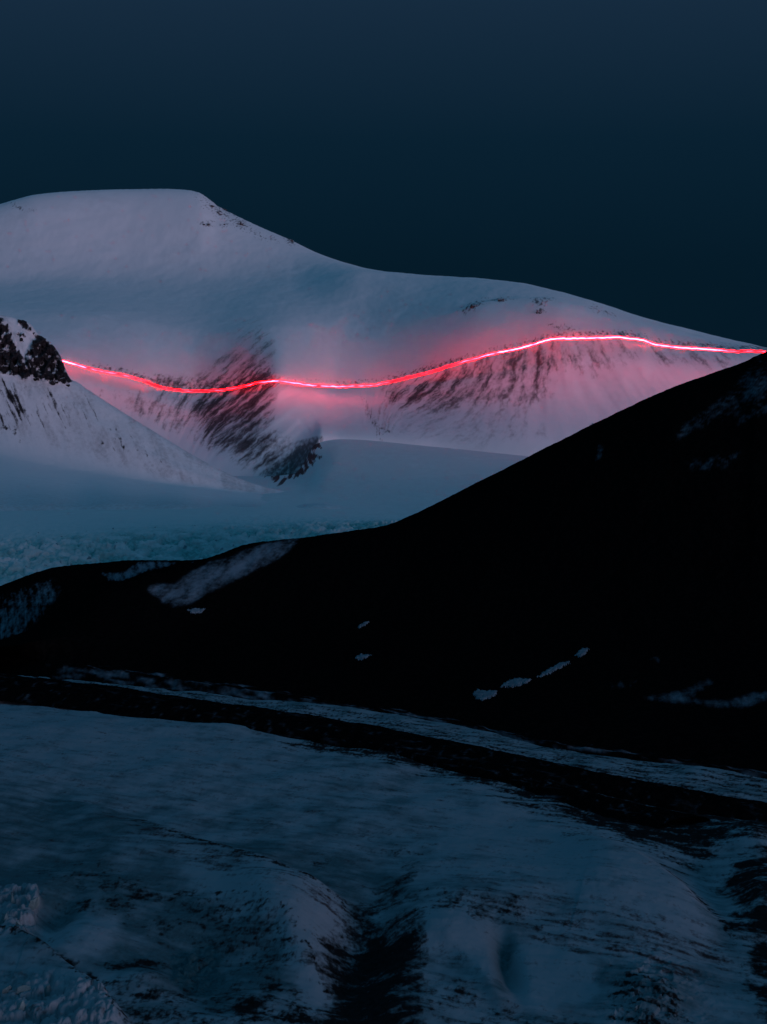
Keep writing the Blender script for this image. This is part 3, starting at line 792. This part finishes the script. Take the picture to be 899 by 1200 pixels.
teal = np.clip(0.55 * inpoly(px, py, [(-60, 985), (120, 1000), (240, 1045), (330, 1100), (350, 1160), (250, 1180), (150, 1140), (40, 1100), (-60, 1040)], 30)  # darker teal ice; shading beside the crest is put into the colour
               + 0.45 * inpoly(px, py, [(235, 985), (330, 985), (440, 1010), (470, 1040), (420, 1062), (340, 1030)], 16) + 0.4 * inpoly(px, py, [(-60, 930), (90, 935), (200, 975), (120, 990), (-60, 985)], 20), 0, 1)
ice = np.clip(0.6 * cl3 + 0.5 * blob(px, py, 770, 1180, 40, 30) + 0.8 * blob(px, py, 590, 1130, 14, 34, -10)
              + np.clip(0.30 + 0.45 * dn2 + 0.25 * dn + teal - 0.75 * light, 0, 0.85), 0, 1) * (1 - 0.75 * np.clip(cl1 + cl2, 0, 1))
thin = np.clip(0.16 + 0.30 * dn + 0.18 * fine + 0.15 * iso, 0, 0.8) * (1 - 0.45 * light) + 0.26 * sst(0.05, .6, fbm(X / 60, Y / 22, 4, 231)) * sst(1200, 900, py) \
    + 0.42 * np.clip(band(RA, 16, 16, 1, 12) * sst(100, 200, px), 0, 1) * (0.6 + dn) + .40 * inpoly(px, py, [(230, 1050), (330, 1080), (360, 1140), (300, 1130)], 14) * (0.6 + sp2) \
    + 0.35 * inpoly(px, py, [(560, 1050), (720, 1085), (850, 1100), (850, 1150), (720, 1135), (620, 1110)], 22) * (0.6 + dn)
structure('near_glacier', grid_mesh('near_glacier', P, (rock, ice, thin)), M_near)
NPX, NPY = project(P)
G_near = (P, NPX, NPY)


# ================================================================== MORAINES: long dark rubble ridges between glacier and hillside
def moraine(name, pts, w, h, snow_side, seed):
    """pts in photograph points on the ice (px, py); w = half width and h = height in metres at both ends"""
    a = np.array([p[0] for p in pts], float)
    q = np.linspace(a[0], a[-1], 1300)
    qy = pchip(a, np.array([p[1] for p in pts], float), q)
    rad = ground_r(q, qy, 0.0)
    A, _ = ray(q, qy)
    cx = rad * np.sin(A); cy = rad * np.cos(A)
    tx = np.gradient(cx); ty = np.gradient(cy); ln = np.hypot(tx, ty); nx_, ny_ = -ty / ln, tx / ln      # points away from the viewer
    f = (q - q[0]) / (q[-1] - q[0])
    v = np.linspace(-1, 1, 44)[:, None]
    W = (w[0] + (w[1] - w[0]) * f)[None, :] * (1 + 0.25 * fbm(q / 60, q * 0, 3, seed))[None, :]
    Hh = (h[0] + (h[1] - h[0]) * f)[None, :] * (1 + 0.35 * fbm(q / 45, q * 0 + 3, 3, seed + 1))[None, :]
    x = cx[None, :] + nx_[None, :] * v * W; y = cy[None, :] + ny_[None, :] * v * W
    prof = (1 - np.abs(v) ** 1.4) * Hh - 4.5 * np.abs(v) ** 6
    zz = prof + 1.6 * fbm(x / 7, y / 12, 4, seed + 2, .6) * (1 - np.abs(v) ** 4) + 1.0
    Pm = np.stack([x, y, zz], -1)
    n1 = nfb(x / 8, y / 22, 5, seed + 3, .62)
    sn = np.clip(0.3 + 0.7 * (n1 + snow_side * v - 0.75), 0, 1) * 0.6
    sn = np.maximum(sn, np.clip(0.3 + 0.9 * (nfb((x + .9 * y) / 16, y / 50, 4, seed + 5, .6) - 0.75), 0, 1) * 0.5)
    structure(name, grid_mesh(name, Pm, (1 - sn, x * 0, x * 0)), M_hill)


moraine('moraine', [(-520, 760), (-160, 786), (0, 804), (100, 815), (200, 830), (300, 843), (400, 858), (450, 868), (560, 889), (650, 908), (750, 927), (900, 953), (1000, 970), (1250, 1010)], (85, 9), (14, 3), -0.05, 301)
moraine('moraine', [(380, 866), (450, 878), (520, 893), (600, 913), (660, 930), (720, 948), (800, 966)], (8, 34), (2.5, 4), 0.1, 331)

# ================================================================== THINGS
def at(G, x, y):
    P_, ax, ay = G
    d = (ax - x) ** 2 + (ay - y) ** 2
    i = np.unravel_index(np.argmin(d), d.shape)
    return P_[i]


def ico():
    import bmesh
    bm = bmesh.new(); bmesh.ops.create_icosphere(bm, subdivisions=3, radius=1.0)
    v = np.array([q_.co[:] for q_ in bm.verts]); f = [[w_.index for w_ in q_.verts] for q_ in bm.faces]
    bm.free(); return v, f


ICO_V, ICO_F = ico()


def rock_shape(seed, dims=(1, 1, 1), cuts=9, rough=0.10):
    g = np.random.RandomState(seed)
    v = ICO_V.copy()
    for _ in range(cuts):
        n = g.normal(size=3); n /= np.linalg.norm(n)
        d = g.uniform(0.28, 0.75)
        v = v - np.maximum(0, v @ n - d)[:, None] * n[None, :]
    nz = fbm(v[:, 0] * 2.3 + seed, v[:, 1] * 2.3 + v[:, 2] * 1.7, 3, seed)
    v = v * (1 + rough * nz)[:, None] * g.uniform(0.65, 1.35, size=3)
    v = v * np.array(dims)
    a_ = g.uniform(-0.6, 0.6)
    c_, s_ = math.cos(a_), math.sin(a_)
    v = np.stack([v[:, 0] * c_ - v[:, 2] * s_, v[:, 1], v[:, 0] * s_ + v[:, 2] * c_], -1)
    return v


def rock_mesh(name, pieces, mat):
    V = []; Fc = []; o = 0
    for v in pieces:
        V.append(v); Fc += [[i + o for i in f] for f in ICO_F]; o += len(v)
    me = bpy.data.meshes.new(name)
    me.from_pydata(np.concatenate(V).tolist(), [], Fc)
    me.materials.append(mat)
    return me


def outcrop(name, G, x, y, wpx, hpx, seed, mat, label, cat, group=None, n=4, sink=0.35):
    """a rock outcrop of several joined blocks, wpx by hpx as the photograph shows it"""
    p = at(G, x, y); dist = math.hypot(p[0], p[1]); m = dist / F
    g = np.random.RandomState(seed)
    pcs = []
    for k in range(n):
        s_ = g.uniform(0.45, 0.8) if k else 0.8
        off = np.array([g.uniform(-0.5, 0.5) * wpx * m, g.uniform(-0.2, 0.2) * wpx * m, g.uniform(-0.4, 0.4) * hpx * m]) if k else np.zeros(3)
        pcs.append(rock_shape(seed * 31 + k, (wpx * m * 0.5 * s_, wpx * m * 0.45 * s_, hpx * m * 0.6 * s_)) + off)
    me = rock_mesh(name, pcs, mat)
    o = link(name, me); o.location = (p[0], p[1], p[2] - hpx * m * sink * 0.5)
    return tag(o, label, cat, group)


# --- the glowing line
pts = []
for x in np.linspace(60, 899, 900):
    y = float(pchip([p_[0] for p_ in LINE], [p_[1] for p_ in LINE], x))
    y += 0.5 * float(vnoise(np.array([x / 9.0]), np.array([0.3]), 401)[0]) + 0.35 * float(vnoise(np.array([x / 3.5]), np.array([0.7]), 403)[0])
    rr_ = float(line_r(x)) - float(pchip([0, 200, 300, 345, 440, 500, 570, 640, 900], [280, 260, 210, 160, 185, 255, 300, 320, 310], x))
    pts.append(world_at(x, y, rr_))
pts = np.array(pts)
tang = np.gradient(pts, axis=0); tang /= np.linalg.norm(tang, axis=1)[:, None]


def tube(name, path, radius, sides=8, power=None):
    t = np.gradient(path, axis=0); t /= np.linalg.norm(t, axis=1)[:, None]
    up = np.array([0, 0, 1.0]); sx = np.cross(t, up); sx /= np.linalg.norm(sx, axis=1)[:, None]; su = np.cross(sx, t)
    ang = np.linspace(0, 2 * math.pi, sides, endpoint=False)
    rad = np.broadcast_to(np.asarray(radius), (len(path),))
    V = path[:, None, :] + rad[:, None, None] * (np.cos(ang)[None, :, None] * sx[:, None, :] + np.sin(ang)[None, :, None] * su[:, None, :])
    n = len(path)
    fc = []
    for i in range(n - 1):
        for j in range(sides):
            k = (j + 1) % sides
            fc.append((i * sides + j, i * sides + k, (i + 1) * sides + k, (i + 1) * sides + j))
    fc.append(tuple(range(sides - 1, -1, -1))); fc.append(tuple((n - 1) * sides + j for j in range(sides)))
    me = bpy.data.meshes.new(name); me.from_pydata(V.reshape(-1, 3).tolist(), [], fc)
    if power is not None:
        a_ = me.attributes.new('power', 'FLOAT', 'POINT')
        a_.data.foreach_set('value', np.repeat(power, sides).astype(np.float32))
    return me


xs = np.linspace(60, 899, 900)
base_pow = pchip([60, 78, 100, 120, 170, 230, 300, 320, 345, 440, 470, 520, 555, 580, 640, 745, 760, 840, 860, 899],
                 [1.1, 1.1, .8, .45, .35, .30, .40, .66, .66, .50, .28, .28, .5, .95, 1.1, 1.05, .95, .95, .45, .35], xs)
fl = np.clip(1 + 0.9 * fbm(xs / 9, xs * 0, 3, 411) + 0.5 * fbm(xs / 40, xs * 0, 2, 413), 0.25, 2.2)
power = base_pow * fl


def emission(name, color, strength, attr=True):
    m = bpy.data.materials.new(name); m.use_nodes = True
    N = m.node_tree.nodes; L = m.node_tree.links
    N.remove(N['Principled BSDF'])
    e = N.new('ShaderNodeEmission'); e.inputs[0].default_value = (*color, 1)
    if attr:
        cr = N.new('ShaderNodeValToRGB')
        cr.color_ramp.elements[0].position = 0.3; cr.color_ramp.elements[0].color = (1.0, 0.006, 0.014, 1)
        cr.color_ramp.elements[1].position = 0.9; cr.color_ramp.elements[1].color = (*color, 1)
        a_ = N.new('ShaderNodeAttribute'); a_.attribute_name = 'power'
        k = N.new('ShaderNodeMath'); k.operation = 'MULTIPLY'; k.inputs[1].default_value = strength
        L.new(a_.outputs['Fac'], cr.inputs[0]); L.new(cr.outputs[0], e.inputs[0]); L.new(a_.outputs['Fac'], k.inputs[0]); L.new(k.outputs[0], e.inputs[1])
    else:
        e.inputs[1].default_value = strength
    L.new(e.outputs[0], N['Material Output'].inputs[0])
    return m


M_glow = emission('red_light', (1.0, 0.055, 0.12), 32.0)
trail = bpy.data.objects.new('light_trail', None); COL.objects.link(trail)
trail.location = Vector(pts[0].tolist())
tag(trail, 'glowing red line of light running along the snow mountainside', 'light trail')
core = link('core', tube('core', pts - pts[0], 1.75, 8, power), M_glow, trail)

M_halo = bpy.data.materials.new('halo_glow'); M_halo.use_nodes = True  # red glow round the core, painted as an emissive volume; no real mist
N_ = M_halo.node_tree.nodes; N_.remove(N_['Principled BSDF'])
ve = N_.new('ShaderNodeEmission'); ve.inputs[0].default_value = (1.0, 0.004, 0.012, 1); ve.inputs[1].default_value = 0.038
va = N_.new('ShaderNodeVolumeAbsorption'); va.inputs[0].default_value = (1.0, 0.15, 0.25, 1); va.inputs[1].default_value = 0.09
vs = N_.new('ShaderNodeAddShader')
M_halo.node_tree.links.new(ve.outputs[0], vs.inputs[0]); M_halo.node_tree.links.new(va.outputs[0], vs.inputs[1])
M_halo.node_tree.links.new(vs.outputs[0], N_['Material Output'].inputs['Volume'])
halo = link('glow_halo', tube('glow_halo', (pts - pts[0])[::3], 4.8, 12), M_halo, trail)

# --- rocks on the snow mountain
GR_S = 'brown rocks on the right shoulder of the summit'
outcrop('rock_outcrop', G_mount, 281, 262, 13, 8, 1, M_rock, 'largest brown rock outcrop below the right edge of the snowy summit', 'rock')
outcrop('rock_outcrop', G_mount, 258, 250, 11, 6, 2, M_rock, 'brown rock outcrop above and left of the largest one below the summit edge', 'rock')
outcrop('rock_outcrop', G_mount, 240, 233.5, 8, 5, 3, M_rock, 'small rock where the flat snowy summit breaks into its right slope', 'rock')
outcrop('rock_outcrop', G_mount, 263, 245.5, 7, 5, 4, M_rock, 'rock sticking up on the skyline right of the flat summit', 'rock')
outcrop('rock_outcrop', G_mount, 242, 263, 8, 4, 5, M_rock, 'lowest left dark rock in the snow under the summit edge', 'rock')
outcrop('rock_outcrop', G_mount, 262, 263.5, 5, 3.5, 6, M_rock, 'little dark rock in snow just left of the largest outcrop', 'rock')
outcrop('rock_outcrop', G_mount, 339, 282, 10, 5, 7, M_rock, 'lone rock low on the skyline slope far right of the summit', 'rock')
outcrop('rock_outcrop', G_mount, 246, 241, 7, 4, 8, M_rock, 'rock on the skyline step just right of the flat summit', 'rock')
outcrop('rock_outcrop', G_mount, 631, 355, 8, 5, 9, M_rock, 'upper of two dark rocks on top of the pink lit dome', 'rock')
outcrop('rock_outcrop', G_mount, 634, 366, 9, 5, 10, M_rock, 'lower of two dark rocks on top of the pink lit dome', 'rock')
outcrop('rock_outcrop', G_mount, 643, 354, 5, 3, 11, M_rock, 'small rock beside the upper dark rock on the pink dome', 'rock')
outcrop('rock_outcrop', G_mount, 557, 358.5, 10, 5, 12, M_rock, 'dark rock at the left end of the ledge on the dome', 'rock')
outcrop('rock_outcrop', G_mount, 588, 352.5, 9, 4, 13, M_rock, 'low rock in the middle of the ledge on the dome', 'rock')
outcrop('rock_outcrop', G_mount, 629, 400.5, 7, 4, 14, M_rock, 'small rock touching the top of the red light line', 'rock')
# --- crags of the left ridge
GL = 'dark rocks breaking through the crags of the left ridge'
gg = np.random.RandomState(77)
spots = [(5, 386, 15, 18), (8, 404, 14, 20), (4, 424, 18, 16), (18, 418, 12, 18), (26, 434, 13, 16), (28, 379, 9, 7), (36, 385, 8, 8), (25, 393, 7, 6), (46, 397, 12, 10), (57, 408, 14, 16),
         (45, 414, 12, 15), (66, 420, 12, 16), (53, 427, 13, 16), (71, 433, 11, 15), (61, 438, 13, 12), (42, 435, 11, 12), (77, 443, 9, 10)]
ORD = ['topmost', 'second from the top', 'third from the top', 'fourth from the top', 'fifth from the top', 'sixth from the top', 'seventh from the top',
       'eighth from the top', 'ninth from the top', 'tenth from the top', 'eleventh from the top', 'twelfth from the top']


def crag_label(x, y, left):
    k = sorted(q_[1] for q_ in spots if (q_[0] < 34) == left).index(y)
    return 'jagged black rock, %s, in the %s' % (ORD[k], 'left crag at the photo edge' if left else 'right crag beside the red line')


for i, (x, y, w_, h_) in enumerate(spots):
    left = x < 34
    outcrop('crag_rock', G_ridge, x, y, w_, h_, 100 + i, M_black,
            crag_label(x, y, left), 'rock',
            'black rocks of the left crag' if left else 'black rocks of the right crag', 2, 1.6)
# --- black hillside
Ghs = tuple(a_[:HILL_ROWS] for a_ in G_hill)
outcrop('boulder', Ghs, 693, 497.5, 5, 4, 201, M_black, 'tiny boulder standing on the skyline of the black hillside', 'boulder', None, 3)


def snow_patch(G, poly, label, seed, thick=1.4):
    """a thin drift lying on the hillside: its outline in photograph points, laid on the ground and given thickness"""
    xs_ = [p_[0] for p_ in poly]; ys_ = [p_[1] for p_ in poly]
    P_, ax, ay = G
    pad = 3
    m = (ax > min(xs_) - pad) & (ax < max(xs_) + pad) & (ay > min(ys_) - pad) & (ay < max(ys_) + pad)
    rows = np.where(m.any(1))[0]; cols = np.where(m.any(0))[0]
    sub = (slice(rows[0], rows[-1] + 1), slice(cols[0], cols[-1] + 1))

    def up3(A):
        k = 3
        ny, nx = A.shape[:2]
        yi = np.linspace(0, ny - 1, (ny - 1) * k + 1); xi = np.linspace(0, nx - 1, (nx - 1) * k + 1)
        y0 = np.minimum(yi.astype(int), ny - 2); x0 = np.minimum(xi.astype(int), nx - 2)
        fy = (yi - y0)[:, None, None]; fx = (xi - x0)[None, :, None]
        return (A[y0][:, x0] * (1 - fy) * (1 - fx) + A[y0 + 1][:, x0] * fy * (1 - fx) + A[y0][:, x0 + 1] * (1 - fy) * fx + A[y0 + 1][:, x0 + 1] * fy * fx)
    Q = up3(P_[sub]); qx, qy_ = project(Q)
    ins = inpoly(qx, qy_, poly, 2.8) + 0.95 * fbm((qx + 1.2 * qy_) / 4.5, qy_ / 1.3, 4, seed, .65)
    hgt_ = thick * sst(0.42, 0.9, ins) - 1.0 * (1 - sst(0.30, 0.45, ins))
    Q = Q.copy(); Q[..., 2] += hgt_
    keep = ins > 0.34
    ny, nx = keep.shape
    lab = np.zeros((ny, nx), int); best = (0, 0); cur = 0
    for a_, b_ in zip(*np.where(keep)):
        if lab[a_, b_]:
            continue
        cur += 1; stack = [(a_, b_)]; lab[a_, b_] = cur; n_ = 0
        while stack:
            c_, d_ = stack.pop(); n_ += 1
            for e_, f_ in ((c_ + 1, d_), (c_ - 1, d_), (c_, d_ + 1), (c_, d_ - 1)):
                if 0 <= e_ < ny and 0 <= f_ < nx and keep[e_, f_] and not lab[e_, f_]:
                    lab[e_, f_] = cur; stack.append((e_, f_))
        best = max(best, (n_, cur))
    keep = lab == best[1]
    idx = -np.ones((ny, nx), int)
    fcs = []
    kk = keep[:-1, :-1] & keep[1:, :-1] & keep[:-1, 1:] & keep[1:, 1:]
    used = []
    for a_, b_ in zip(*np.where(kk)):
        f_ = []
        for (c_, d_) in ((a_, b_), (a_, b_ + 1), (a_ + 1, b_ + 1), (a_ + 1, b_)):
            if idx[c_, d_] < 0:
                idx[c_, d_] = len(used); used.append((c_, d_))
            f_.append(int(idx[c_, d_]))
        fcs.append(f_)
    if not used:
        return
    V = np.array([Q[c_, d_] for c_, d_ in used]); o0 = V.mean(0)
    me = bpy.data.meshes.new('snow_patch'); me.from_pydata((V - o0).tolist(), [], fcs)
    me.polygons.foreach_set('use_smooth', np.ones(len(fcs), bool))
    o = link('snow_patch', me, M_patch); o.location = o0.tolist()
    tag(o, label, 'snow patch')


M_patch = plain_rock('old_snow', (0.085, 0.125, 0.155), (0.15, 0.21, 0.25))
snow_patch(Ghs, [(554, 813), (560, 808), (570, 810), (584, 809), (580, 816), (566, 821), (558, 819)], 'lowest left of three bright snow patches in line on the black slope', 501)
snow_patch(Ghs, [(586, 805), (597, 797), (608, 795), (623, 796), (618, 801), (600, 806)], 'middle of three bright snow patches in line on the black slope', 503)
snow_patch(Ghs, [(630, 793), (645, 783), (656, 777), (671, 775), (662, 781), (648, 788), (636, 793)], 'longest upper right of three bright snow patches on the black slope', 505)
snow_patch(Ghs, [(674, 768), (682, 760), (692, 760), (686, 767), (678, 771)], 'small faint snow patch above the three bright patches in line', 507)
snow_patch(Ghs, [(220, 715), (228, 713), (240, 714), (236, 718), (224, 719)], 'small snow patch on black slope just under the snowy gully', 509)
snow_patch(Ghs, [(416, 771), (424, 767), (436, 768), (428, 772), (420, 774)], 'lone little snow patch low in the middle of the black slope', 511)
snow_patch(Ghs, [(419, 735), (426, 730), (433, 728), (428, 733), (422, 736)], 'thin snow streak on black slope above the lone little patch', 513)

# --- ice towers of the icefall: individual blocks
protos = []
for k in range(6):
    protos.append(rock_mesh('serac', [rock_shape(700 + k, (1, 0.9, 1.25), 18, 0.14)], M_ice))
gs = np.random.RandomState(91)
cnt = 0
Gf = tuple(a_[8:250] for a_ in G_far)
sk = pchip([p_[0] for p_ in n3], [p_[1] for p_ in n3], np.arange(-60, 500))
for i in range(400):
    x = gs.uniform(-6, 440); y = gs.uniform(611, 690)
    lim = float(np.interp(x, [-10, 0, 60, 150, 240, 300, 440], [688, 685, 666, 656, 652, 634, 616]))
    if y > lim - 2 or y < 616 - 0.02 * x + 4:
        continue
    p = at(Gf, x, y); m = math.hypot(p[0], p[1]) / F
    sc = gs.uniform(1.8, 4.2) * m * (0.6 + 0.4 * (y - 610) / 60)
    o = bpy.data.objects.new('serac', protos[i % 6]); COL.objects.link(o)
    o.location = (p[0], p[1], p[2] - sc * 0.35); o.scale = (sc * gs.uniform(.7, 1.3), sc, sc * gs.uniform(.6, 1.15)); o.rotation_euler = (gs.uniform(-.25, .25), gs.uniform(-.25, .25), gs.uniform(0, 6.28))
    tag(o, 'pale blue ice block in the broken icefall behind the black ridge', 'ice block', 'ice blocks of the far icefall')
    cnt += 1
    if cnt >= 110:
        break

# --- ice blocks of the near cliffs, bottom left
protos_n = [rock_mesh('ice_block', [rock_shape(800 + k, (1, 0.9, 1.3), 12, 0.16)], M_ice_near) for k in range(5)]


def ice_block(x, y, w_, h_, k, label, group=None, tilt=0.0):
    p = at(G_near, x, y); m = math.hypot(p[0], p[1]) / F
    o = bpy.data.objects.new('ice_block', protos_n[k % 5]); COL.objects.link(o)
    o.location = (p[0], p[1], p[2] - h_ * m * 0.12); o.scale = (w_ * m * .62, w_ * m * .62, h_ * m * .6); o.rotation_euler = (0, R(tilt), k * 1.3)
    return tag(o, label, 'ice block', group)


ice_block(35, 1062, 22, 34, 0, 'tall rounded ice block with a dark crack in the left ice cliff', None, 12)
ice_block(4, 1080, 16, 26, 1, 'narrow ice block at the photo edge under the left ice cliff')
ice_block(14, 1060, 14, 22, 2, 'greenish ice block left of the tall cracked block')
ice_block(24, 1088, 16, 18, 3, 'low ice block at the foot of the left ice cliff')
ice_block(32, 1160, 24, 18, 4, 'pale rounded ice block right under the debris crest bottom left')
ice_block(6, 1162, 20, 20, 0, 'grey ice block in the bottom left corner below the debris crest')
ice_block(22, 1180, 18, 22, 1, 'greenish ice block lowest at the bottom left of the photo')
ice_block(56, 1166, 22, 20, 2, 'smooth ice block right of the pale rounded one bottom left')
